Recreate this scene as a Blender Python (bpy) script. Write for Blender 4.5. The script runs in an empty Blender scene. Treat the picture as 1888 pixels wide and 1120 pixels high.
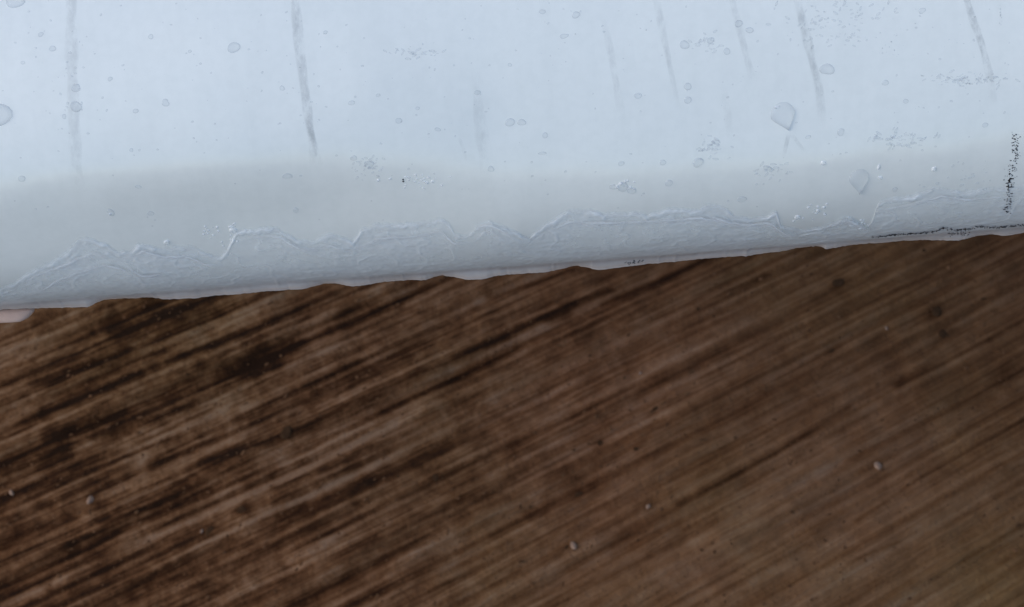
import bpy, bmesh, math, random
import numpy as np
from mathutils import Vector, Matrix
from mathutils.bvhtree import BVHTree
random.seed(4); RNG = np.random.default_rng(7)
R = math.radians
S = bpy.context.scene
C = S.collection

# ------------------------------------------------------------ camera
PITCH, ROLL, LENS = R(70), R(4.386), 86.0
F = 1888*LENS/36                      # focal length in photograph pixels
D = Vector((0, math.cos(PITCH), -math.sin(PITCH)))
U0 = Vector((0, math.sin(PITCH), math.cos(PITCH)))
X0 = Vector((1, 0, 0))
RT = X0*math.cos(ROLL) - U0*math.sin(ROLL)
UP = X0*math.sin(ROLL) + U0*math.cos(ROLL)
WC = Vector((0, 0, .52))              # middle of the wing's nose
CAM = WC - D*.60
cd = bpy.data.cameras.new('camera'); cam = bpy.data.objects.new('camera', cd); C.objects.link(cam)
cam.matrix_world = Matrix.Translation(CAM) @ Matrix((RT, UP, -D)).transposed().to_4x4()
cd.lens = LENS; cd.sensor_width = 36; cd.clip_start = .01; cd.clip_end = 400
cd.dof.use_dof = True; cd.dof.focus_distance = .575; cd.dof.aperture_fstop = 62
S.camera = cam

def ray(px, py):
    return (RT*((px-944)/F) + UP*((560-py)/F) + D).normalized()

# ------------------------------------------------------------ light
SUN_EL, SUN_AZ = R(42), R(-96)
w = bpy.data.worlds.new('World'); S.world = w; w.use_nodes = True
nt = w.node_tree
sky = nt.nodes.new('ShaderNodeTexSky'); sky.sky_type = 'NISHITA'; sky.sun_disc = False
sky.sun_elevation = SUN_EL; sky.sun_rotation = SUN_AZ
sky.air_density = 1.0; sky.dust_density = 1.2; sky.ozone_density = 1.0
bg = nt.nodes['Background']; bg.inputs['Strength'].default_value = .12
nt.links.new(sky.outputs[0], bg.inputs['Color'])
sd = bpy.data.lights.new('sun', 'SUN'); sun = bpy.data.objects.new('sun', sd); C.objects.link(sun)
sd.energy = .75; sd.angle = R(40); sd.color = (1, .92, .80)
sv = Vector((math.cos(SUN_EL)*math.sin(SUN_AZ), math.cos(SUN_EL)*math.cos(SUN_AZ), math.sin(SUN_EL)))
sun.rotation_euler = sv.to_track_quat('Z', 'Y').to_euler()
S.view_settings.view_transform = 'Standard'; S.view_settings.look = 'None'
S.view_settings.exposure = .84; S.view_settings.gamma = 1

# ------------------------------------------------------------ helpers
def mesh_obj(name, verts, faces, m, parent=None, smooth=True):
    me = bpy.data.meshes.new(name)
    me.from_pydata([tuple(v) for v in verts] if not isinstance(verts, np.ndarray) else verts.tolist(), [], faces)
    if smooth: me.polygons.foreach_set('use_smooth', [True]*len(me.polygons))
    me.update(); me.materials.append(m)
    o = bpy.data.objects.new(name, me); C.objects.link(o); o.parent = parent
    return o
def fattr(o, name, vals):
    a = o.data.attributes.new(name, 'FLOAT', 'POINT'); a.data.foreach_set('value', np.asarray(vals, dtype=np.float32))
def vattr(o, name, vals):
    a = o.data.attributes.new(name, 'FLOAT_VECTOR', 'POINT'); a.data.foreach_set('vector', np.asarray(vals, dtype=np.float32).ravel())
def grid_faces(nr, nc, off=0):
    i = (np.arange(nr-1)[:, None]*nc + np.arange(nc-1)[None, :]).ravel() + off
    return np.stack([i, i+1, i+nc+1, i+nc], 1).tolist()
def tag(o, label=None, cat=None, group=None, kind=None):
    for k, v in (('label', label), ('category', cat), ('group', group), ('kind', kind)):
        if v: o[k] = v
    return o
LAT = {}
def vnoise(x, y, seed=0):
    if seed not in LAT: LAT[seed] = np.random.default_rng(seed+100).random((256, 256))
    L = LAT[seed]; xi = np.floor(x).astype(int); yi = np.floor(y).astype(int)
    fx = x-xi; fy = y-yi; fx = fx*fx*(3-2*fx); fy = fy*fy*(3-2*fy)
    g = lambda a, b: L[a & 255, b & 255]
    return (g(xi, yi)*(1-fx)+g(xi+1, yi)*fx)*(1-fy) + (g(xi, yi+1)*(1-fx)+g(xi+1, yi+1)*fx)*fy
def fbm(x, y, seed=0, o=4):
    t = 0; a = .5; s = 0
    for k in range(o):
        t = t + a*vnoise(x*2**k, y*2**k, seed+k); s += a; a *= .5
    return t/s

# ------------------------------------------------------------ materials
def new_mat(name):
    m = bpy.data.materials.new(name); m.use_nodes = True
    n = m.node_tree.nodes; l = m.node_tree.links
    return m, n, l, n['Principled BSDF'], n['Material Output']
def noise(n, l, scale, detail=4, rough=.55, vec=None, dist=0):
    t = n.new('ShaderNodeTexNoise'); t.inputs['Scale'].default_value = scale
    t.inputs['Detail'].default_value = detail; t.inputs['Roughness'].default_value = rough
    t.inputs['Distortion'].default_value = dist
    if vec is not None: l.new(vec, t.inputs['Vector'])
    return t
def ramp(n, l, fac, stops):
    r = n.new('ShaderNodeValToRGB'); e = r.color_ramp.elements
    while len(e) < len(stops): e.new(.5)
    for k, (p, c) in enumerate(stops):
        e[k].position = p; e[k].color = (*c, 1) if len(c) == 3 else c
    l.new(fac, r.inputs['Fac']); return r
def math_(n, l, op, a, b=None, clamp=False):
    t = n.new('ShaderNodeMath'); t.operation = op; t.use_clamp = clamp
    for k, v in enumerate((a, b)):
        if v is None: continue
        if isinstance(v, (int, float)): t.inputs[k].default_value = v
        else: l.new(v, t.inputs[k])
    return t.outputs[0]
def mapped(n, l, scale, src='Object'):
    tc = n.new('ShaderNodeTexCoord'); mp = n.new('ShaderNodeMapping')
    mp.inputs['Scale'].default_value = scale; l.new(tc.outputs[src], mp.inputs['Vector'])
    return mp.outputs[0]
def attr(n, name):
    a = n.new('ShaderNodeAttribute'); a.attribute_name = name; return a
def mixc(n, l, fac, a, b, mode='MIX'):
    t = n.new('ShaderNodeMix'); t.data_type = 'RGBA'; t.blend_type = mode
    for k, v in ((0, fac), (6, a), (7, b)):
        if isinstance(v, (int, float)): t.inputs[k].default_value = v
        elif isinstance(v, tuple): t.inputs[k].default_value = (*v, 1)
        else: l.new(v, t.inputs[k])
    return t.outputs[2]

def mat_paint():
    m, n, l, p, out = new_mat('wet_white_paint')
    v = mapped(n, l, (1, 1, 1))
    big = noise(n, l, 9, 3, .5, v)
    col = ramp(n, l, big.outputs[0], [(.3, (.69, .735, .70)), (.5, (.72, .755, .715)), (.7, (.70, .75, .715))])
    vs = mapped(n, l, (260, 30, 30)); st = noise(n, l, 1, 3, .6, vs)
    fine = noise(n, l, 420, 3, .6, v)
    c = mixc(n, l, .035, col.outputs[0], ramp(n, l, st.outputs[0], [(.35, (.4, .42, .44)), (.6, (.9, .9, .9))]).outputs[0], 'MIX')
    c = mixc(n, l, .03, c, ramp(n, l, fine.outputs[0], [(.35, (.3, .32, .34)), (.6, (1, 1, 1))]).outputs[0], 'MIX')
    l.new(c, p.inputs['Base Color']); p.inputs['Roughness'].default_value = .45
    p.inputs['Coat Weight'].default_value = 1; p.inputs['Coat Roughness'].default_value = .17; p.inputs['Coat IOR'].default_value = 1.6
    b = n.new('ShaderNodeBump'); b.inputs['Strength'].default_value = .35; b.inputs['Distance'].default_value = .0012
    l.new(noise(n, l, 28, 3, .5, v).outputs[0], b.inputs['Height'])
    b2 = n.new('ShaderNodeBump'); b2.inputs['Strength'].default_value = .12; b2.inputs['Distance'].default_value = .0004
    l.new(noise(n, l, 260, 4, .6, v).outputs[0], b2.inputs['Height']); l.new(b.outputs[0], b2.inputs['Normal'])
    l.new(b2.outputs[0], p.inputs['Coat Normal'])
    return m
def mat_film():
    m, n, l, p, out = new_mat('thin_clear_ice')
    v = mapped(n, l, (1, 1, 1))
    lip = attr(n, 'lip').outputs['Fac']; rim = attr(n, 'rim').outputs['Fac']
    c = mixc(n, l, lip, (.76, .79, .81), (.58, .45, .36))
    c = mixc(n, l, rim, c, (.85, .9, .93))
    l.new(c, p.inputs['Base Color']); p.inputs['Roughness'].default_value = .28
    p.inputs['Specular IOR Level'].default_value = .4
    b = n.new('ShaderNodeBump'); b.inputs['Strength'].default_value = .3; b.inputs['Distance'].default_value = .0007
    l.new(noise(n, l, 190, 4, .6, v, .6).outputs[0], b.inputs['Height']); l.new(b.outputs[0], p.inputs['Normal'])
    tr = n.new('ShaderNodeBsdfTransparent'); mx = n.new('ShaderNodeMixShader')
    tl = n.new('ShaderNodeBsdfTranslucent'); l.new(c, tl.inputs['Color'])
    m2 = n.new('ShaderNodeMixShader'); l.new(math_(n, l, 'MULTIPLY', lip, .45), m2.inputs[0])
    l.new(p.outputs[0], m2.inputs[1]); l.new(tl.outputs[0], m2.inputs[2])
    pat = noise(n, l, 60, 4, .6, v)
    f = math_(n, l, 'MULTIPLY', ramp(n, l, pat.outputs[0], [(.42, (.45,)*3), (.62, (.95,)*3)]).outputs[0], .4)
    f = math_(n, l, 'ADD', f, math_(n, l, 'MULTIPLY', math_(n, l, 'POWER', lip, .5), .8))
    f = math_(n, l, 'ADD', f, math_(n, l, 'MULTIPLY', rim, .45), True)
    f = math_(n, l, 'MULTIPLY', f, attr(n, 'cover').outputs['Fac'])
    l.new(f, mx.inputs[0]); l.new(tr.outputs[0], mx.inputs[1]); l.new(m2.outputs[0], mx.inputs[2])
    l.new(mx.outputs[0], out.inputs['Surface'])
    return m
def mat_runnel():
    m, n, l, p, out = new_mat('grey_meltwater_track')
    v = mapped(n, l, (1, .5, .5))
    f = attr(n, 'fade').outputs['Fac']
    k = ramp(n, l, noise(n, l, 520, 4, .7, v).outputs[0], [(.38, (.12,)*3), (.6, (1.1,)*3)])
    p.inputs['Base Color'].default_value = (.26, .28, .30, 1); p.inputs['Roughness'].default_value = .3
    tr = n.new('ShaderNodeBsdfTransparent'); mx = n.new('ShaderNodeMixShader')
    l.new(math_(n, l, 'MULTIPLY', f, k.outputs[0], True), mx.inputs[0])
    l.new(tr.outputs[0], mx.inputs[1]); l.new(p.outputs[0], mx.inputs[2]); l.new(mx.outputs[0], out.inputs['Surface'])
    return m
def mat_drop(name, col, alpha, rough=.05):
    m, n, l, p, out = new_mat(name)
    p.inputs['Base Color'].default_value = (*col, 1); p.inputs['Roughness'].default_value = rough
    p.inputs['IOR'].default_value = 1.4
    lw = n.new('ShaderNodeLayerWeight'); lw.inputs[0].default_value = .35
    edge = attr(n, 'edge').outputs['Fac']
    f = math_(n, l, 'ADD', math_(n, l, 'MULTIPLY', edge, .29), alpha, True)
    tr = n.new('ShaderNodeBsdfTransparent'); mx = n.new('ShaderNodeMixShader')
    l.new(f, mx.inputs[0]); l.new(tr.outputs[0], mx.inputs[1]); l.new(p.outputs[0], mx.inputs[2])
    l.new(mx.outputs[0], out.inputs['Surface'])
    return m
def mat_flat(name, col, rough=.8, sc=400, var=.3):
    m, n, l, p, out = new_mat(name)
    v = mapped(n, l, (1, 1, 1)); t = noise(n, l, sc, 4, .6, v)
    r = ramp(n, l, t.outputs[0], [(.3, tuple(x*(1-var) for x in col)), (.7, tuple(x*(1+var) for x in col))])
    l.new(r.outputs[0], p.inputs['Base Color']); p.inputs['Roughness'].default_value = rough; p.inputs['Specular IOR Level'].default_value = .06
    return m
def mat_ground():
    m, n, l, p, out = new_mat('streaked_brown_earth')
    fl = attr(n, 'flow').outputs['Vector']; tone = attr(n, 'tone').outputs['Fac']; busy = attr(n, 'busy').outputs['Fac']
    obj = mapped(n, l, (1, 1, 1))
    def scaled(s, dist=None):
        mp = n.new('ShaderNodeMapping'); mp.inputs['Scale'].default_value = s; l.new(fl, mp.inputs['Vector']); return mp.outputs[0]
    a = noise(n, l, 1, 4, .5, scaled((240, 6, 1)), .15)         # long streaks
    b = noise(n, l, 1, 4, .6, scaled((420, 34, 1)), .3)        # fine fibres
    g = noise(n, l, 150, 6, .75, obj, .2)
    s = math_(n, l, 'ADD', math_(n, l, 'MULTIPLY', a.outputs[0], .58), math_(n, l, 'MULTIPLY', b.outputs[0], .26))
    s = math_(n, l, 'ADD', s, math_(n, l, 'MULTIPLY', g.outputs[0], .26))
    mot = noise(n, l, 48, 4, .65, obj, .4)
    s = math_(n, l, 'ADD', s, math_(n, l, 'MULTIPLY', math_(n, l, 'SUBTRACT', mot.outputs[0], .5), .28))
    s = math_(n, l, 'SUBTRACT', s, .55)
    s = math_(n, l, 'MULTIPLY', math_(n, l, 'MULTIPLY', s, 2.3), busy)
    s = math_(n, l, 'ADD', s, .445)
    s = math_(n, l, 'SUBTRACT', s, math_(n, l, 'MULTIPLY', tone, .34), True)
    c = ramp(n, l, s, [(0.14, (0.0156, 0.0059, 0.0018)), (0.32, (0.0483, 0.0178, 0.0055)), (0.5, (0.118, 0.0535, 0.0225)), (0.63, (0.172, 0.088, 0.044)), (0.78, (0.228, 0.133, 0.078))])
    hue = noise(n, l, 7, 3, .5, obj)
    h = ramp(n, l, hue.outputs[0], [(.32, (.98, 1.03, .93)), (.5, (1, 1, 1)), (.66, (1.02, .99, .97))])
    cc = mixc(n, l, 1, c.outputs[0], h.outputs[0], 'MULTIPLY')
    olive = attr(n, 'olive').outputs['Fac']
    cc = mixc(n, l, olive, cc, mixc(n, l, 1, cc, (.93, 1.02, .85), 'MULTIPLY'))
    red = attr(n, 'red').outputs['Fac']
    cc = mixc(n, l, red, cc, mixc(n, l, 1, cc, (1.06, .97, .95), 'MULTIPLY'))
    l.new(cc, p.inputs['Base Color']); p.inputs['Roughness'].default_value = .85
    p.inputs['Specular IOR Level'].default_value = .1
    bp = n.new('ShaderNodeBump'); bp.inputs['Strength'].default_value = .6; bp.inputs['Distance'].default_value = .003
    l.new(math_(n, l, 'ADD', b.outputs[0], math_(n, l, 'MULTIPLY', noise(n, l, 500, 3, .6, obj).outputs[0], .5)), bp.inputs['Height'])
    l.new(bp.outputs[0], p.inputs['Normal'])
    return m
M = dict(paint=mat_paint(), film=mat_film(), runnel=mat_runnel(),
         drop=mat_drop('clear_frozen_water', (.56, .61, .66), .09), bright=mat_drop('bright_ice_bead', (.86, .9, .92), .34),
         dark=mat_flat('black_grime', (.022, .021, .022), .7), fleck=mat_flat('grey_grime', (.50, .54, .55), .7),
         lobe=mat_flat('pinkish_ice', (.52, .37, .30), .45, 300, .1),
         ground=mat_ground(), pebble=mat_flat('pale_stone', (.24, .155, .11), .8), crumb=mat_flat('brown_crumb', (.105, .052, .025), .95, 90, .5), clod=mat_flat('dark_soil', (.045, .023, .011), .95))

# ------------------------------------------------------------ ground
def gpt(px, py):
    d = ray(px, py); t = -CAM.z/d.z; p = CAM + d*t; return np.array((p.x, p.y))
GV = gpt(7500, -2380)                 # the streaks fan out from this spot of the ground
STREAKS = [ # x0,y0,x1,y1,width,depth in photograph pixels
 (0,690,60,662,9,1),(60,662,170,612,9,1),(165,612,300,558,8,1.2),(205,612,350,566,13,1.3),(0,712,150,655,9,1),(0,625,120,575,8,.5),
 (0,748,235,645,8,.8),(380,648,505,598,10,.8),(420,690,545,632,20,.9),(170,805,360,738,10,.8),(0,862,110,832,20,1.1),(90,800,230,775,22,.8),
 (0,810,60,788,9,.7),(370,852,570,790,12,1.1),(190,962,560,850,8,.8),(0,1000,240,905,7,.6),(0,1048,400,905,7,.7),(640,603,738,563,10,1.1),
 (900,548,1062,498,8,1),(840,660,930,622,9,.8),(950,606,1062,562,9,1),(1035,566,1130,535,7,.9),(840,700,900,672,16,.6),(1010,592,1050,580,11,.9),
 (1248,932,1430,838,5,.9),(1430,838,1565,752,6,1),(1262,975,1400,905,5,.8),(1655,710,1825,628,8,.9),(1825,628,1900,585,7,.9),(1560,850,1720,765,5,.7),
 (1700,880,1888,775,5,.7),(1580,960,1700,880,5,.6),(1560,1040,1660,1000,4,.5),(470,665,640,600,6,.7),(700,760,860,690,7,.5),(1110,560,1300,480,6,.6),
 (560,745,760,665,7,.7),(250,735,420,660,7,.7),(310,670,520,590,5,.6),(1150,610,1420,505,6,.5),(80,900,330,800,6,.7),(520,960,900,800,6,.45),
 (1500,600,1720,510,9,.5),(1180,720,1480,600,8,.4),(0,1100,260,1000,6,.5),(500,900,640,850,7,.6),(0,940,200,860,6,.6),(380,1060,520,1000,7,.45),
 (120,690,300,650,16,.8),(130,720,260,690,22,.7),(1370,900,1370,900,1,.0)]
SPOTS = [(1545,522,16,1),(1725,573,20,.8),(1738,612,16,.9),(528,800,20,1),(385,980,15,.7),(445,945,16,.7),(1080,905,30,.7),(1050,880,22,.5),(800,882,12,.7),
 (1105,818,10,.8),(1172,827,8,.7),(1535,648,9,.8),(1390,680,50,.35),(1860,720,60,.45),(1840,700,20,.4),(1500,990,22,.6),(990,640,12,.4),(930,980,26,.4),
 (860,870,50,.3),(1620,650,70,.2),(1000,950,30,.3),(230,640,36,.6),(160,740,45,.6),(60,860,50,.5),(470,680,50,.3),(1340,760,60,.15)]
XS = np.concatenate([-40*np.linspace(1, .0, 26)[:-1]**2.6 - .42, np.linspace(-.42, .42, 700), .42 + 40*np.linspace(0, 1, 26)[1:]**2.6])
YS = np.concatenate([-.02 - 40*np.linspace(1, 0, 26)[:-1]**2.6, np.linspace(-.02, .58, 520), .58 + 40*np.linspace(0, 1, 26)[1:]**2.6])
gx, gy = np.meshgrid(XS, YS)
dx = GV[0]-gx; dy = GV[1]-gy; rad = np.hypot(dx, dy); rr = np.hypot(*(GV-gpt(944, 800)))
ang = np.arctan2(dy, dx)
fq = ang*rr + 3.0; fp = rad
tone = np.zeros_like(gx)
for x0, y0, x1, y1, wd, dp in STREAKS:
    a = gpt(x0, y0); b = gpt(x1, y1); pxs = np.hypot(*(gpt(x0+10, y0)-a))/10
    ab = b-a; L2 = max(ab@ab, 1e-9); tt = ((gx-a[0])*ab[0]+(gy-a[1])*ab[1])/L2
    tc = np.clip(tt, 0, 1); d2 = (gx-a[0]-tc*ab[0])**2 + (gy-a[1]-tc*ab[1])**2
    wv = wd*pxs*.5*(.6+.8*fbm(fp*40, fq*60, int(x0) % 50, 2))
    tone += .8*dp*np.exp(-d2/(2*wv**2))
for x, y, r_, dp in SPOTS:
    a = gpt(x, y); pxs = np.hypot(*(gpt(x+10, y)-a))/10
    # patches drawn out along the streaks
    e = ((ang-math.atan2(GV[1]-a[1], GV[0]-a[0]))*rr)/(r_*pxs*.55); f = (rad-np.hypot(*(GV-a)))/(r_*pxs*.95)
    tone += dp*.6*np.exp(-.5*(e*e+f*f))*(.5+fbm(gx*220, gy*220, 9, 2))
tone = np.tanh(tone*.9)*1.05
def blob(x, y, rx):
    a = gpt(x, y); pxs = np.hypot(*(gpt(x+10, y)-a))/10
    return np.exp(-((gx-a[0])**2+(gy-a[1])**2)/(2*(rx*pxs)**2))
busy = .42 + .85*np.clip(blob(250, 780, 420), 0, 1) + .2*blob(900, 600, 300)
tone = tone*(.5+.5*fbm(fq*90+9, fp*12, 31, 3)*1.6) - .34*blob(1800, 1120, 380) - .24*blob(1150, 1050, 380) - .1*blob(1250, 750, 300) - .12*blob(60, 620, 200)  # lower-right blobs lighten the earth colour, painting ground lit beyond the wing's shadow
olive = np.clip(blob(1840, 1090, 110) + .3*blob(200, 700, 170) + .5*blob(1300, 900, 90), 0, 1)
red = np.clip(.8*blob(1120, 720, 150) + .6*blob(1230, 980, 140), 0, 1)
near = np.clip(blob(944, 800, 1500)*1.5, 0, 1)
hgt = (.0045*(fbm(fq*110, fp*7, 40, 3)-.5)*1.6 + .0016*(fbm(fq*330, fp*22, 50, 3)-.5) + .002*(fbm(gx*70, gy*70, 60, 3)-.5))*near
gv = np.stack([gx, gy, hgt], -1).reshape(-1, 3)
ground = mesh_obj('ground', gv, grid_faces(*gx.shape), M['ground'])
ground['kind'] = 'structure'
fattr(ground, 'tone', tone.ravel()); fattr(ground, 'busy', busy.ravel()); fattr(ground, 'olive', olive.ravel()); fattr(ground, 'red', red.ravel())
vattr(ground, 'flow', np.stack([fq, fp, fq*0], -1))
def ground_z(x, y):
    i = int(np.argmin(abs(XS-x))); j = int(np.argmin(abs(YS-y))); return hgt[j, i]

# ------------------------------------------------------------ wing: profile in (y, z)
A_, B_, CH = .062, .055, .36
th = np.linspace(R(-90), R(90), 361)
nose = np.stack([-A_*np.cos(th), B_*np.sin(th)], 1)
tl = np.linspace(0, 1, 90)[1:]
tail_t = np.stack([tl*CH, B_*(1-tl**2)*.94 + B_*.06*(1-tl)], 1)
tail_b = np.stack([tl*CH, -B_*(1-tl**1.6)], 1)
prof = np.concatenate([tail_b[::-1], nose, tail_t])          # from the trailing edge, under, round the nose, over the top
prof[-1] = prof[0] = (CH, 0)
# shift so that the visible lower outline falls 67.2 px above the middle of the photograph
camyz = np.array((CAM.y, CAM.z))
def vpx(p):
    r = p-camyz; return F*(r@np.array((U0.y, U0.z)))/(r@np.array((D.y, D.z)))
prof = prof + np.array((WC.y, WC.z))
for _ in range(6):
    v = vpx(prof.T.reshape(2, -1).T.T.T) if False else np.array([vpx(p) for p in prof])
    k = int(np.argmin(v)); dv = (67.2 - v[k])*.6/F
    prof = prof + np.array((U0.y, U0.z))*dv
KC = int(np.argmin([vpx(p) for p in prof]))                   # index of the visible lower outline
seg = np.hypot(*np.diff(prof, axis=0).T); ARC = np.concatenate([[0], np.cumsum(seg)])
tan_ = np.gradient(prof, ARC, axis=0); tan_ /= np.linalg.norm(tan_, axis=1)[:, None]
nor_ = np.stack([-tan_[:, 1], tan_[:, 0]], 1)                 # outward
SC = ARC[KC]
VP = np.array([vpx(p) for p in prof])
UX = np.array([-.125, -.065, -.03, 0, .033, .07, .125])
UA = np.array([62, 112, 66, -14, -26, -34, -12])/432
S_H = None
def undul(X, s):
    a = np.interp((np.asarray(X)+.125) % .5 - .125, np.append(UX, [.25, .375]), np.append(UA, [.02, .06]))
    q = (s-S_H)/.014
    return a*.014*np.tanh(q)*np.exp(-(q/2.2)**2) + .00030*(fbm(np.asarray(X)*70+20, np.asarray(s)*90+20, 120, 2)-.5)
def on_wing(X, s, h=0.):
    """point on the wing skin: X along the span, s along the profile, h above the skin (arrays)"""
    y = np.interp(s, ARC, prof[:, 0]); z = np.interp(s, ARC, prof[:, 1])
    h = h + undul(X, s); ny = np.interp(s, ARC, nor_[:, 0]); nz = np.interp(s, ARC, nor_[:, 1])
    return np.stack([X + 0*y, y+ny*h, z+nz*h], -1)
def wing_xs(px, py):
    """photograph pixel -> (X, s) on the skin"""
    cx, cy = px-944, 560-py
    v = -math.sin(ROLL)*cx*-1*-1 + math.cos(ROLL)*cy if False else (UP.dot(U0)*cy + RT.dot(U0)*cx)
    u = RT.dot(X0)*cx + UP.dot(X0)*cy
    v = max(v, VP[KC]+.3)
    s = float(np.interp(v, VP[KC:KC+420], ARC[KC:KC+420]))
    y = np.interp(s, ARC, prof[:, 0]); z = np.interp(s, ARC, prof[:, 1])
    dep = (np.array((y, z))-camyz)@np.array((D.y, D.z))
    return u*dep/F, s
S_H = wing_xs(944, 306)[1]
SPAN = .62
wing = bpy.data.objects.new('wing', None); C.objects.link(wing)
tag(wing, 'pale blue-white wing nose with frozen drops, grey runs and ragged ice at its lower edge', 'aircraft wing')
xs = np.linspace(-SPAN, SPAN, 311)
P = np.stack([on_wing(x, ARC) for x in xs])
faces = grid_faces(len(xs), len(prof))
faces = [f[::-1] for f in faces]
nP = len(prof)
faces.append(list(range(nP-1))); faces.append([(len(xs)-1)*nP + k for k in range(nP-1)][::-1])
skin = mesh_obj('skin', P.reshape(-1, 3), faces, M['paint'], wing)
me = skin.data
for pl in me.polygons[-2:]: pl.use_smooth = False

# ------------------------------------------------------------ ice film
TOP = [(0,535),(20,528),(50,507),(75,498),(100,485),(125,468),(140,449),(155,443),(175,448),(195,458),(215,470),(240,472),(252,460),(262,456),(280,462),
 (300,468),(320,464),(345,463),(365,468),(380,477),(395,483),(404,482),(414,474),(424,455),(436,434),(455,432),(470,431),(490,427),(512,428),(525,438),(550,448),(580,450),
 (597,438),(615,437),(640,447),(650,451),(666,428),(692,416),(740,414),(790,407),(815,402),(828,410),(838,430),(862,431),(880,410),(900,404),(920,408),(950,422),
 (975,434),(990,420),(1010,405),(1030,392),(1050,382),(1090,382),(1110,387),(1160,385),(1200,388),(1230,378),(1260,377),(1280,379),(1300,372),(1320,371),(1340,378),
 (1355,392),(1380,396),(1410,393),(1432,380),(1440,410),(1475,418),(1510,414),(1530,408),(1558,392),(1578,398),(1596,414),(1606,404),(1619,366),(1640,357),(1680,355),(1700,348),(1720,339),
 (1735,338),(1755,345),(1790,346),(1830,341),(1888,337)]
LOW = [(0,572),(60,570),(110,569),(160,568),(178,560),(192,555),(240,551),(280,549),(300,553),(330,553),(360,551),(400,547),(440,545),(490,540),(560,535),(580,529),
 (600,524),(615,524),(640,528),(662,528),(700,521),(755,516),(785,516),(800,510),(815,507),(835,510),(865,516),(888,515),(920,506),(970,503),(1005,501),(1035,494),
 (1062,488),(1085,492),(1105,496),(1150,491),(1200,484),(1260,478),(1300,474),(1380,469),(1440,461),(1470,454),(1500,451),(1515,452),(1523,457),(1550,453),(1575,448),
 (1630,446),(1665,442),(1730,441),(1770,441),(1800,434),(1830,430),(1855,434),(1888,428)]
tX, tS = np.array([wing_xs(*p) for p in TOP]).T
# lower edge: how far each point hangs out below the skin's outline, in px
def low_xl(px, py):
    cx, cy = px-944, 560-py
    u = RT.dot(X0)*cx + UP.dot(X0)*cy; v = UP.dot(U0)*cy + RT.dot(U0)*cx
    dep = (prof[KC]-camyz)@np.array((D.y, D.z))
    return u*dep/F, (VP[KC]-v)*dep/F
lX, lL = np.array([low_xl(*p) for p in LOW]).T
fx = np.arange(-.30, .30, .00028)
per = (tX.max()-tX.min())
def ext(X, xa, ya):                                           # carries the outline on beyond the frame, mirrored
    a, b = xa.min(), xa.max(); t = (X-a)/(b-a); t = np.abs(((t+1) % 2)-1) if False else t
    k = np.floor(t); f = t-k; f = np.where(k % 2 == 0, f, 1-f)
    return np.interp(a+f*(b-a), xa, ya)
o = np.argsort(tX); tX = tX[o]; tS = tS[o]
sT = ext(fx, tX, tS) + .0006*(fbm(fx*1100, fx*0+3, 70, 4)-.5)*2
Lp = np.maximum(ext(fx, lX, lL), .0002) + .00018*(fbm(fx*1800, fx*0+8, 80, 3)-.3)
inv = np.linspace(0, 1, 44)
down = np.linspace(0, .0036, 15)
rows = []; rimv = []; lipv = []; inv_ = []
sEnd = SC + .0055                                             # film leaves the skin a little above the outline
for w_ in down:
    s = np.maximum(sT-w_, sEnd+.0001)
    fade = np.clip(2.1*fbm(fx*190, fx*0+1.5, 90, 3)-.45, .08, 1.2)
    lump = np.clip(fbm(fx*620, s*620, 97, 3)-.42, 0, 1)
    h = .00004 + (.00017*fade)*math.exp(-((w_-.0017)/.0011)**2) + (.00008 + .0006*lump*math.exp(-w_/.004))*min(1, w_/.0016)
    rows.append(on_wing(fx, s, h)); rimv.append(.5*fade*math.exp(-((w_-.0015)/.0011)**2)+.9*lump*math.exp(-w_/.004)); lipv.append(0*fx); inv_.append(0*fx+min(1, w_/.0012))
for t in np.linspace(0, 1, 60)[1:]:
    s0 = np.maximum(sT-down[-1], sEnd+.0001); s = s0 + (sEnd-s0)*t
    b = fbm(fx*380, s*380, 91, 3)-.5
    lump = np.clip(fbm(fx*620, s*620, 97, 3)-.42, 0, 1)
    rdg = np.exp(-((fbm(fx*130, s*160, 95, 2)-.5)/.03)**2)
    h = .00012 + .00034*np.abs(b) + .00010*rdg + .0008*lump*math.exp(-down[-1]/.004)*(1-t)
    rows.append(on_wing(fx, s, h)); rimv.append(.25*rdg*(1-t)+.5*lump*(1-t)); lipv.append(0*fx + .12*t**3)
base = rows[-1]
out_dir = (-U0*.86 + D*.5); od = np.array(out_dir)
gapn = (prof[KC]-np.array([np.interp(sEnd, ARC, prof[:, 0]), np.interp(sEnd, ARC, prof[:, 1])]))
need = abs(gapn@np.array((U0.y, U0.z)))                        # how far the take-off row still is above the outline
for t in (.2, .4, .6, .8, .93, 1.0):
    ln = (need + Lp)*t
    p = base + np.outer(ln, -np.array(U0)) + np.outer(np.sqrt(np.maximum(t, 0))*(.0065 + 0*fx), np.array(D))
    rows.append(p); rimv.append(0*fx + (.35 if t > .9 else 0)); lipv.append(.12+.88*t**2*np.ones_like(fx))
tip = rows[-1]
for dd, up in ((.0006, -.0001), (.0013, -.0005), (.0018, -.0016), (.003, -.006)):
    rows.append(tip + np.array(D)*dd - np.array(U0)*up); rimv.append(0*fx); lipv.append(1+0*fx)
G = np.stack(rows)
film = mesh_obj('ice_film', G.reshape(-1, 3), grid_faces(*G.shape[:2]), M['film'], wing)
film['label'] = 'thin clear ice film with a wavy upper rim and ragged lower lip'
nin = len(rows)-len(inv_)
fattr(film, 'cover', np.concatenate([np.stack(inv_), np.ones((nin, len(fx)))]).ravel())
fattr(film, 'rim', np.clip(np.stack(rimv), 0, 1).ravel()); fattr(film, 'lip', np.clip(np.stack(lipv), 0, 1).ravel())

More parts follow.
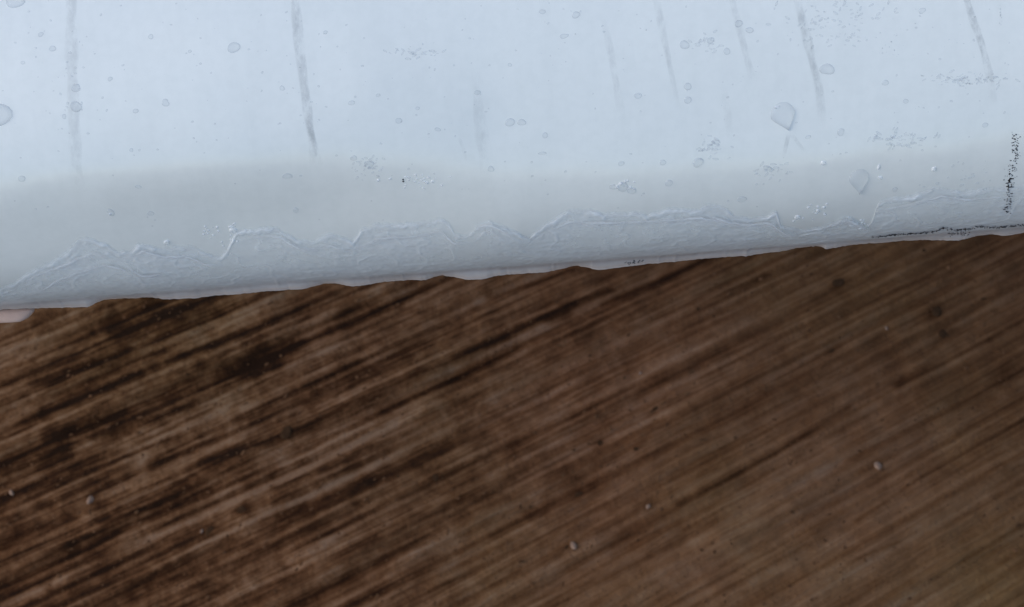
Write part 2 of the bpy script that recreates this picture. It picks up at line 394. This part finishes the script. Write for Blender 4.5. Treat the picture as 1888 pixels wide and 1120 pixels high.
def scallop(pts, wid, k, seed):
    q = np.array([wing_xs(*p) for p in pts]); X = np.linspace(q[0, 0], q[-1, 0], max(20, int(abs(q[-1, 0]-q[0, 0])/.0003)))
    sv_ = np.interp(X, q[:, 0], q[:, 1]); kk = np.ones(7)/7; sv_ = np.convolve(np.pad(sv_, 3, mode='edge'), kk, 'valid')
    sv_ = sv_ + .0007*(fbm(X*900, X*0+seed, 130, 3)-.5)
    e = np.clip(np.minimum(np.linspace(0, 1, len(X)), np.linspace(1, 0, len(X)))*6, 0, 1); R_, rv, cv = [], [], []
    for f in np.linspace(0, 1, 14):
        f_ = f*wid; g = math.exp(-((f-.28)/.2)**2); m = fbm(X*300, X*0+seed+f*2, 140, 3)
        R_.append(on_wing(X, sv_-f_,   .0005+.00016*g*e*(.5+m))); rv.append(g*m*.8); cv.append(k*e*min(1, f/.25)*(1-f)**.8*(.4+m))
    o_ = mesh_obj('ice_scallop', np.stack(R_).reshape(-1, 3), grid_faces(14, len(X)), M['film'], wing)
    fattr(o_, 'rim', np.clip(np.stack(rv), 0, 1).ravel()); fattr(o_, 'cover', np.clip(np.stack(cv), 0, 1).ravel()); fattr(o_, 'lip', np.zeros(14*len(X)))
for k_, (pts, wid) in enumerate([([(30,530),(60,512),(90,500),(120,492),(150,478),(175,470),(200,482),(215,500)],.003),([(60,545),(100,520),(140,505),(190,492),(230,500),(260,520)],.0035),
    ([(195,498),(205,484),(222,482),(240,500),(262,512),(300,508)],.003),([(240,480),(262,468),(300,480),(345,478),(385,495),(410,490)],.0025),([(435,450),(470,442),(512,440),(560,464),(600,452),(650,466)],.0035),
    ([(640,468),(700,440),(760,436),(812,420),(838,446),(880,440)],.003),([(868,425),(885,412),(910,410),(938,424),(950,440)],.002),([(876,440),(890,422),(905,418),(922,432),(930,444)],.0018),
    ([(1000,425),(1050,400),(1110,402),(1170,400),(1230,396),(1290,392),(1340,398)],.003),([(1300,385),(1345,400),(1380,405),(1420,400),(1450,425),(1470,428)],.003),
    ([(1520,414),(1545,400),(1562,394),(1585,406),(1605,418)],.004),([(1620,380),(1680,368),(1735,352),(1790,360),(1880,352)],.0025)]):
    scallop(pts, wid, 1.3, k_*3.7+2)

# surface to put small things on
def bvh(o):
    m = o.data; return BVHTree.FromPolygons([v.co for v in m.vertices], [tuple(p.vertices) for p in m.polygons])
bw, bf = bvh(skin), bvh(film)
def hit(px, py):
    d = ray(px, py); best = None
    for b in (bw, bf):
        loc, n, i, dist = b.ray_cast(CAM, d)
        if loc is not None and (best is None or dist < best[2]): best = (loc, n if n.dot(d) < 0 else -n, dist)
    return best
PX = .60/F                                                    # one photograph pixel at the wing, metres

# ------------------------------------------------------------ drops and beads
def cap(verts, faces, edge, loc, nrm, rx, ry, h, spin=0, tear=0, rings=5, n=14):
    """a flat-based domed bead; tear > 0 pulls its lower end to a point"""
    up = Vector((0, U0.y, U0.z)); up = (up-nrm*up.dot(nrm)).normalized(); side = up.cross(nrm).normalized()
    q = Matrix.Rotation(spin, 3, nrm); up = q @ up; side = q @ side
    b0 = len(verts); ph = random.uniform(0, 6); wa = random.uniform(.02, .14) if not tear else .03
    verts.append(loc+nrm*h); edge.append(0)
    for k in range(1, rings+1):
        f = k/rings; hh = h*math.sqrt(max(0, 1-f**2.6))-(.00003 if k == rings else 0)
        for j in range(n):
            a = 2*math.pi*j/n; wob = 1+wa*math.sin(2*a+ph)+wa*.7*math.sin(3*a+ph*2.3); x = math.cos(a)*rx*f*wob; y = math.sin(a)*ry*f*wob
            if tear and y < 0: x *= 1-tear*min(1, -y/ry)**1.15; y *= 1+.4*tear
            verts.append(loc+side*x+up*y+nrm*hh); edge.append(f**5*(1-.75*math.sin(a) if tear else 1))
    for j in range(n): faces.append((b0, b0+1+j, b0+1+(j+1) % n))
    for k in range(rings-1):
        for j in range(n):
            a = b0+1+k*n; faces.append((a+j, a+n+j, a+n+(j+1) % n, a+(j+1) % n))
def make_caps(name, specs, m, kind=None, label=None, rings=5, n=14):
    vs, fs, ed = [], [], []
    for px, py, rx, ry, hf, spin, tear in specs:
        h = hit(px, py)
        if h is None: continue
        # widen with the surface's slant so that it reads at this height from above
        cosv = max(.25, -h[1].dot(ray(px, py)))
        cap(vs, fs, ed, h[0], h[1], rx*PX, ry*PX/cosv, hf*min(rx, ry)*PX, spin, tear, rings, n)
    if not vs: return None
    o = mesh_obj(name, vs, fs, m, wing); fattr(o, 'edge', ed)
    if kind: o['kind'] = kind
    if label: o['label'] = label
    return o
CLEAR = [(28,3,16,11),(0,212,20,19),(140,163,9,6),(140,197,10,9),(97,90,6,5),(278,68,5,4),(431,88,11,9),(305,190,7,6),(75,64,5,4),(42,116,4,3),(203,146,4,4),
 (735,223,6,5),(1040,67,8,4),(1176,177,7,5),(880,171,6,4),(1005,250,5,5),(807,239,6,3),(1000,22,6,4),(1062,28,7,6),(1262,83,9,7),(1268,160,7,6),(1268,185,7,6),
 (1525,128,12,10),(1632,153,6,5),(1670,187,5,4),(1550,244,7,6),(1816,231,6,4),(1287,300,9,8),(1145,302,6,4),(648,190,6,4),(697,176,4,3),(940,226,9,7),(962,226,7,6),
 (1148,345,9,9),(1165,352,8,6),(1233,338,7,6),(680,303,9,6),(530,325,8,5),(1415,310,9,4),(1362,44,7,6),(1382,56,7,5),(1000,283,7,3),(204,392,6,7),(278,394,6,4),
 (545,388,5,5),(1368,368,9,5),(1130,345,6,5),(652,292,7,4),(250,205,5,4),(118,215,4,4),(520,163,5,4),(242,277,4,3),(1340,95,6,6),(1310,75,7,5),(1650,350,5,4),
 (1320,262,8,4),(1222,300,6,5),(905,312,6,5),(40,330,7,5),(255,345,6,3),(1700,20,6,5),(1490,253,6,3),(350,95,3,3),(600,60,4,3),(770,200,4,3),(940,120,4,3)]
BRIGHT = [(1518,301,6,5),(1722,312,6,5),(307,447,7,5),(1470,401,7,5),(1508,389,4,4),(1519,383,4,3),(1620,309,4,6),(1623,328,5,4),(1432,198,7,3),(1463,408,3,2),(1480,403,3,2),
 (378,418,3,2),(409,447,2,3),(412,454,2,2),(426,419,7,3),(430,425,9,6),(697,333,4,3),(797,335,4,3),(1138,345,4,4),(203,395,4,3)]
for px, py, rx, ry in CLEAR:
    make_caps('frozen_drop', [(px, py, rx, ry, .42, random.uniform(-.3, .3), 0)], M['drop'])
for px, py, rx, ry in BRIGHT:
    make_caps('ice_bead', [(px, py, rx*.8, ry*.8, .6, random.uniform(-.3, .3), 0)], M['bright'], rings=4, n=12)
make_caps('teardrop', [(1444, 212, 21, 22, .42, R(16), .9)], M['drop'], label='large teardrop of frozen water pointing down', rings=8, n=28)
make_caps('teardrop', [(1584, 332, 18, 18, .42, R(4), 1.)], M['drop'], label='V-shaped frozen drop near the film edge', rings=8, n=28)
# fields of tiny frozen pimples
FIELDS = [(640,715,285,330,46,4,1.8),(700,830,88,110,24,6,2),(1450,1640,0,90,80,5,2),(1590,1720,240,276,46,7,2),(1700,1860,132,160,60,6,1.8),(1275,1335,250,300,30,6,2.2),
 (1270,1330,60,100,24,5,2),(1380,1470,300,330,26,6,2),(370,402,403,440,14,2.2,2),(720,812,320,345,24,3,2),(1130,1175,330,362,8,4,3),(0,1888,5,560-140,240,2.6,1.8),
 (60,200,60,230,26,3,2),(1740,1830,300,350,20,4,2),(420,440,400,460,10,2,2),(1480,1530,376,412,12,2.5,2),(1560,1610,395,420,12,4,2)]
for x0, x1, y0, y1, n, rx, ry in FIELDS:
    sp = []
    for _ in range(n):
        fxp = random.gauss(.5, .24) if n < 200 else random.random(); fyp = random.gauss(.5, .24) if n < 200 else random.random()
        k = random.uniform(.45, 1.1)
        sp.append((x0+(x1-x0)*fxp, y0+(y1-y0)*fyp, rx*k, ry*k, random.uniform(.3, .7), R(random.choice((-35, -10, 25, 60))), 0))
    make_caps('ice_pimples', sp, M['bright'] if y0 > 310 and n < 200 else M['drop'], kind='stuff', rings=3, n=8)

# ------------------------------------------------------------ grey meltwater runs
def runnel(pts, wd, k, tailfade=.35, headfade=.0, label=None):
    pts = np.array(pts, float); seg = np.concatenate([[0], np.cumsum(np.hypot(*np.diff(pts, axis=0).T))])
    n = int(seg[-1]/3)+2; t = np.linspace(0, seg[-1], n)
    qx = np.interp(t, seg, pts[:, 0]); qy = np.interp(t, seg, pts[:, 1])
    sm = np.ones(9)/9; pad = lambda a: np.convolve(np.pad(a, 4, mode='edge'), sm, 'valid')
    qx, qy = pad(qx), pad(qy)
    vs, fd = [], []; ac = np.linspace(-1, 1, 13)
    for i in range(n):
        X, s = wing_xs(qx[i], qy[i]); f = t[i]/seg[-1]
        ww = .82*wd*PX*(.8+.5*vnoise(np.array(t[i]*.03), np.array(wd*1.7), 12))
        e = min(1, (1-f)/tailfade if tailfade else 1); e *= min(1, f/headfade if headfade else 1); e = max(e, 0)
        for a in ac:
            vs.append(on_wing(np.array(X+a*ww), np.array(s), .00003+.00016*max(0, 1-a*a)**.8)); 
            prof_a = max(0, 1-a*a)**.9*(.75+.5*abs(a)**2)
            fd.append(.5*k*e*prof_a*(.7+.6*float(vnoise(np.array(t[i]*.05+a*3), np.array(a*1.5+wd), 15))))
    o = mesh_obj('meltwater_run', np.array(vs), grid_faces(n, 13), M['runnel'], wing); fattr(o, 'fade', fd)
    if label: o['label'] = label
runnel([(132,-30),(133,100),(138,200),(142,300),(152,362)], 13, .34, .3, label='widest grey run, down the left of the nose')
runnel([(541,-30),(552,80),(562,160),(571,225),(577,262),(577,305)], 10, .48, .2, label='straight grey run that forks at its foot')
runnel([(570,215),(578,255),(586,282),(595,306)], 6, .4, .5, .3)
runnel([(878,120),(882,200),(890,270),(899,352)], 13, .22, .35, .3)
runnel([(1110,20),(1127,100),(1141,180),(1148,228)], 8, .26, .3, .3)
runnel([(1208,-10),(1222,60),(1237,130),(1252,205)], 7, .28, .3, .2)
runnel([(1345,-20),(1365,60),(1378,110),(1392,158)], 8, .30, .3, .2)
runnel([(1465,-20),(1485,60),(1500,120),(1512,170),(1517,240)], 9, .52, .35, .2, label='dark curved grey run above the large teardrop')
runnel([(1775,-25),(1795,40),(1810,80),(1822,125),(1834,195)], 8, .62, .35, label='slanting dark run near the right end')
runnel([(1335,160),(1342,210),(1346,262)], 7, .14, .5, .4)
runnel([(1455,246),(1449,268),(1444,294)], 5, .34, .5, .1)
runnel([(1457,246),(1470,262),(1484,280)], 5, .34, .5, .1)
runnel([(845,250),(855,275),(860,300)], 4, .2, .4, .3)

# ------------------------------------------------------------ dark marks
def flecks(name, pts, n, spread, size, m, label=None, flat=.5):
    pts = np.array(pts, float); seg = np.concatenate([[0], np.cumsum(np.hypot(*np.diff(pts, axis=0).T))])
    vs, fs = [], []
    for _ in range(n):
        t = random.random()*seg[-1]; x = np.interp(t, seg, pts[:, 0])+random.gauss(0, spread[0]); y = np.interp(t, seg, pts[:, 1])+random.gauss(0, spread[1])
        h = hit(x, y)
        if h is None: continue
        loc, nrm, _d = h; r = PX*size*random.uniform(.4, 1.2); e = nrm.orthogonal().normalized(); g = nrm.cross(e)
        b = len(vs); c = random.uniform(.5, 1); m_ = random.randint(5, 7)
        vs.append(loc+nrm*(r*flat+.00004))
        for j in range(m_):
            a = 2*math.pi*j/m_; rj = r*random.uniform(.6, 1.2); vs.append(loc+e*math.cos(a)*rj+g*math.sin(a)*rj*c-nrm*.00004)
        for j in range(m_): fs.append((b, b+1+j, b+1+(j+1) % m_))
    o = mesh_obj(name, vs, fs, m, wing, False); o['kind'] = 'stuff'
    if label: o['label'] = label
flecks('grime_specks', [(1871,246),(1873,285),(1866,310),(1862,330),(1861,365),(1857,394)], 190, (4, 2), 2.0, M['dark'], 'upright line of black specks at the right end')
flecks('grime_specks', [(1864,320),(1861,334)], 14, (3, 5), 2.6, M['dark'])
flecks('grime_specks', [(1608,438),(1650,433),(1700,430),(1724,427)], 190, (2, .9), 2.0, M['dark'], 'thin black crack line along the lower lip at the right')
flecks('grime_specks', [(1724,427),(1740,421),(1758,424),(1792,423),(1800,418),(1830,420),(1888,416)], 210, (2, 1.0), 2.1, M['dark'])
flecks('grime_specks', [(1755,431),(1782,429)], 60, (6, 3), 1.8, M['dark'])
flecks('grime_specks', [(1152,484),(1162,485),(1175,484),(1184,481)], 26, (2.5, 1.4), 2.4, M['dark'], 'two small black crumbs on the lower lip')
flecks('grime_specks', [(742,331),(744,335)], 4, (.8, 1), 2.2, M['dark'])
flecks('grime_specks', [(1496,12),(1508,20),(1506,40)], 16, (1.5, 2), 1.5, M['fleck'])
flecks('grime_specks', [(1840,4),(1846,20),(1845,45)], 14, (1.5, 3), 1.6, M['fleck'])
flecks('grime_specks', [(735,96),(765,94),(800,100)], 14, (12, 5), 1.6, M['fleck'])
flecks('grime_specks', [(1740,152),(1800,148),(1856,140)], 40, (14, 6), 1.6, M['fleck'])
flecks('grime_specks', [(1560,30),(1600,70),(1660,72)], 34, (26, 18), 1.6, M['fleck'])
flecks('grime_specks', [(0,100),(700,140),(1888,100)], 160, (30, 90), 1.3, M['fleck'])

# pinkish lobe of ice that hangs under the left end of the lip
def slab(name, outline, depth_off, thick, m, label):
    front = []
    dep0 = (prof[KC]-camyz)@np.array((D.y, D.z)) + depth_off
    for x, y in outline:
        d = ray(x, y); front.append(CAM + d*(dep0/d.dot(D)))
    n = len(front); cen = sum(front, Vector())/n; vs = []
    for k, (sc, dz) in enumerate(((.0, -.0012), (.55, -.0010), (.85, -.0006), (1., 0), (.98, thick*.6), (.8, thick))):
        if k == 0: vs.append(cen+D*dz); continue
        vs += [cen+(f-cen)*sc+D*dz for f in front]
    fs = [(0, 1+j, 1+(j+1) % n) for j in range(n)]
    for k in range(4):
        a = 1+k*n; fs += [(a+j, a+n+j, a+n+(j+1) % n, a+(j+1) % n) for j in range(n)]
    fs.append([1+4*n+j for j in range(n)])
    o = mesh_obj(name, vs, fs, m, wing); o['label'] = label
slab('ice_lobe', [(-60,566),(-20,566),(20,567),(62,569),(61,574),(56,580),(50,586),(43,590),(34,594),(22,595),(0,596),(-30,596),(-60,592),(-72,580)], .004, .004, M['lobe'],
     'rounded pinkish lobe of ice under the left end of the lip')

# loose crumbs of earth, too many to count
def crumbs(name, n, m, smin, smax, seed):
    rg = np.random.default_rng(seed); t = (1+5**.5)/2
    ico = np.array([(-1,t,0),(1,t,0),(-1,-t,0),(1,-t,0),(0,-1,t),(0,1,t),(0,-1,-t),(0,1,-t),(t,0,-1),(t,0,1),(-t,0,-1),(-t,0,1)], float); ico /= np.linalg.norm(ico[0])
    fi = np.array([(0,11,5),(0,5,1),(0,1,7),(0,7,10),(0,10,11),(1,5,9),(5,11,4),(11,10,2),(10,7,6),(7,1,8),(3,9,4),(3,4,2),(3,2,6),(3,6,8),(3,8,9),(4,9,5),(2,4,11),(6,2,10),(8,6,7),(9,8,1)])
    x = rg.uniform(-.36, .36, n); y = rg.uniform(0, .42, n)
    i = np.clip(np.searchsorted(XS, x), 0, len(XS)-1); j = np.clip(np.searchsorted(YS, y), 0, len(YS)-1); z = hgt[j, i]
    sc = smin*(smax/smin)**(rg.random(n)**2.6)
    al = np.arctan2(GV[1]-y, GV[0]-x) + rg.normal(0, .5, n); st = rg.uniform(1, 2.2, n)
    V = ico[None]*(1+rg.uniform(-.3, .25, (n, 12, 1)))
    a = V[..., 0]*st[:, None]; b = V[..., 1]
    vx = (a*np.cos(al)[:, None]-b*np.sin(al)[:, None])*sc[:, None]+x[:, None]; vy = (a*np.sin(al)[:, None]+b*np.cos(al)[:, None])*sc[:, None]+y[:, None]
    vz = V[..., 2]*sc[:, None]*.4+z[:, None]+sc[:, None]*.05
    o = mesh_obj(name, np.stack([vx, vy, vz], -1).reshape(-1, 3), (fi[None]+12*np.arange(n)[:, None, None]).reshape(-1, 3).tolist(), m, None, False)
    tag(o, None, None, None, 'stuff'); return o
tag(crumbs('soil_crumbs', 7000, M['crumb'], .0003, .0009, 5), 'loose brown crumbs scattered over the streaked ground', 'soil crumbs')
tag(crumbs('dark_soil_crumbs', 260, M['clod'], .0003, .0009, 6), 'loose dark crumbs scattered over the streaked ground', 'soil crumbs')

# ------------------------------------------------------------ stones and clods on the ground
def stone(name, px, py, r, m, label, group, seed, flat=.6):
    g = gpt(px, py); pxs = np.hypot(*(gpt(px+10, py)-g))/10; rr_ = r*pxs
    bm = bmesh.new(); bmesh.ops.create_icosphere(bm, subdivisions=3, radius=1)
    rn = random.Random(seed); ks = [(Vector((rn.uniform(-1, 1), rn.uniform(-1, 1), rn.uniform(-1, 1))).normalized(), rn.uniform(.1, .3)) for _ in range(9)]
    for v in bm.verts:
        d = v.co.normalized(); s = 1
        for k, a in ks: s -= a*max(0, d.dot(k)-.45)*1.4
        v.co = Vector((d.x*s*1.15, d.y*s*.9, d.z*s*flat))*rr_
    me = bpy.data.meshes.new(name); bm.to_mesh(me); bm.free(); me.materials.append(m)
    me.polygons.foreach_set('use_smooth', [True]*len(me.polygons))
    o = bpy.data.objects.new(name, me); C.objects.link(o)
    o.location = (g[0], g[1], ground_z(g[0], g[1])+rr_*flat*.35); o.rotation_euler.z = rn.uniform(0, 6)
    tag(o, label, 'stone' if m is M['pebble'] else 'soil clod', group)
PB = [(166,922,8,'pale pinkish pebble at the lower left of the brown ground'),(1618,858,8,'pale pebble alone among thin streaks at the lower right'),
      (1058,1007,8,'pale pebble near the bottom middle of the ground'),(20,907,6,'small dull pebble close to the left border, level with the pale one'),
      (1634,606,4,'tiny pale grit grain right of centre, below the wing'),(372,980,4,'tiny pale grit touching a dark clod at the lower left'),
      (1180,688,3.5,'tiny pale grit grain in the reddish middle of the ground'),(1195,935,5,'small pale grit above the bottom pebble, right of it')]
for k, (x, y, r_, lb) in enumerate(PB): stone('pebble', x, y, r_, M['pebble'], lb, 'pale pebbles on the ground', k)
CL = [(1545,522,11,'dark clod just below the wing, right of centre'),(1725,573,12,'dark clod in the upper right of the ground'),(1738,613,9,'lower of two dark clods in the upper right'),
      (527,800,13,'largest dark clod, in the left half of the ground'),(386,980,10,'dark clod with a pale grain beside it'),(445,942,9,'dark clod up and right of the one with a grain'),
      (1106,818,7,'left of two small clods in the reddish patch'),(1172,827,5,'right of two small clods in the reddish patch'),(1535,648,6,'small dark clod at mid right among streaks'),
      (802,882,7,'small dark clod alone below the middle'),(1068,912,9,'dark clod in the dark patch below centre')]
for k, (x, y, r_, lb) in enumerate(CL): stone('clod', x, y, r_, M['clod'], lb, 'dark clods on the ground', 30+k, .14)
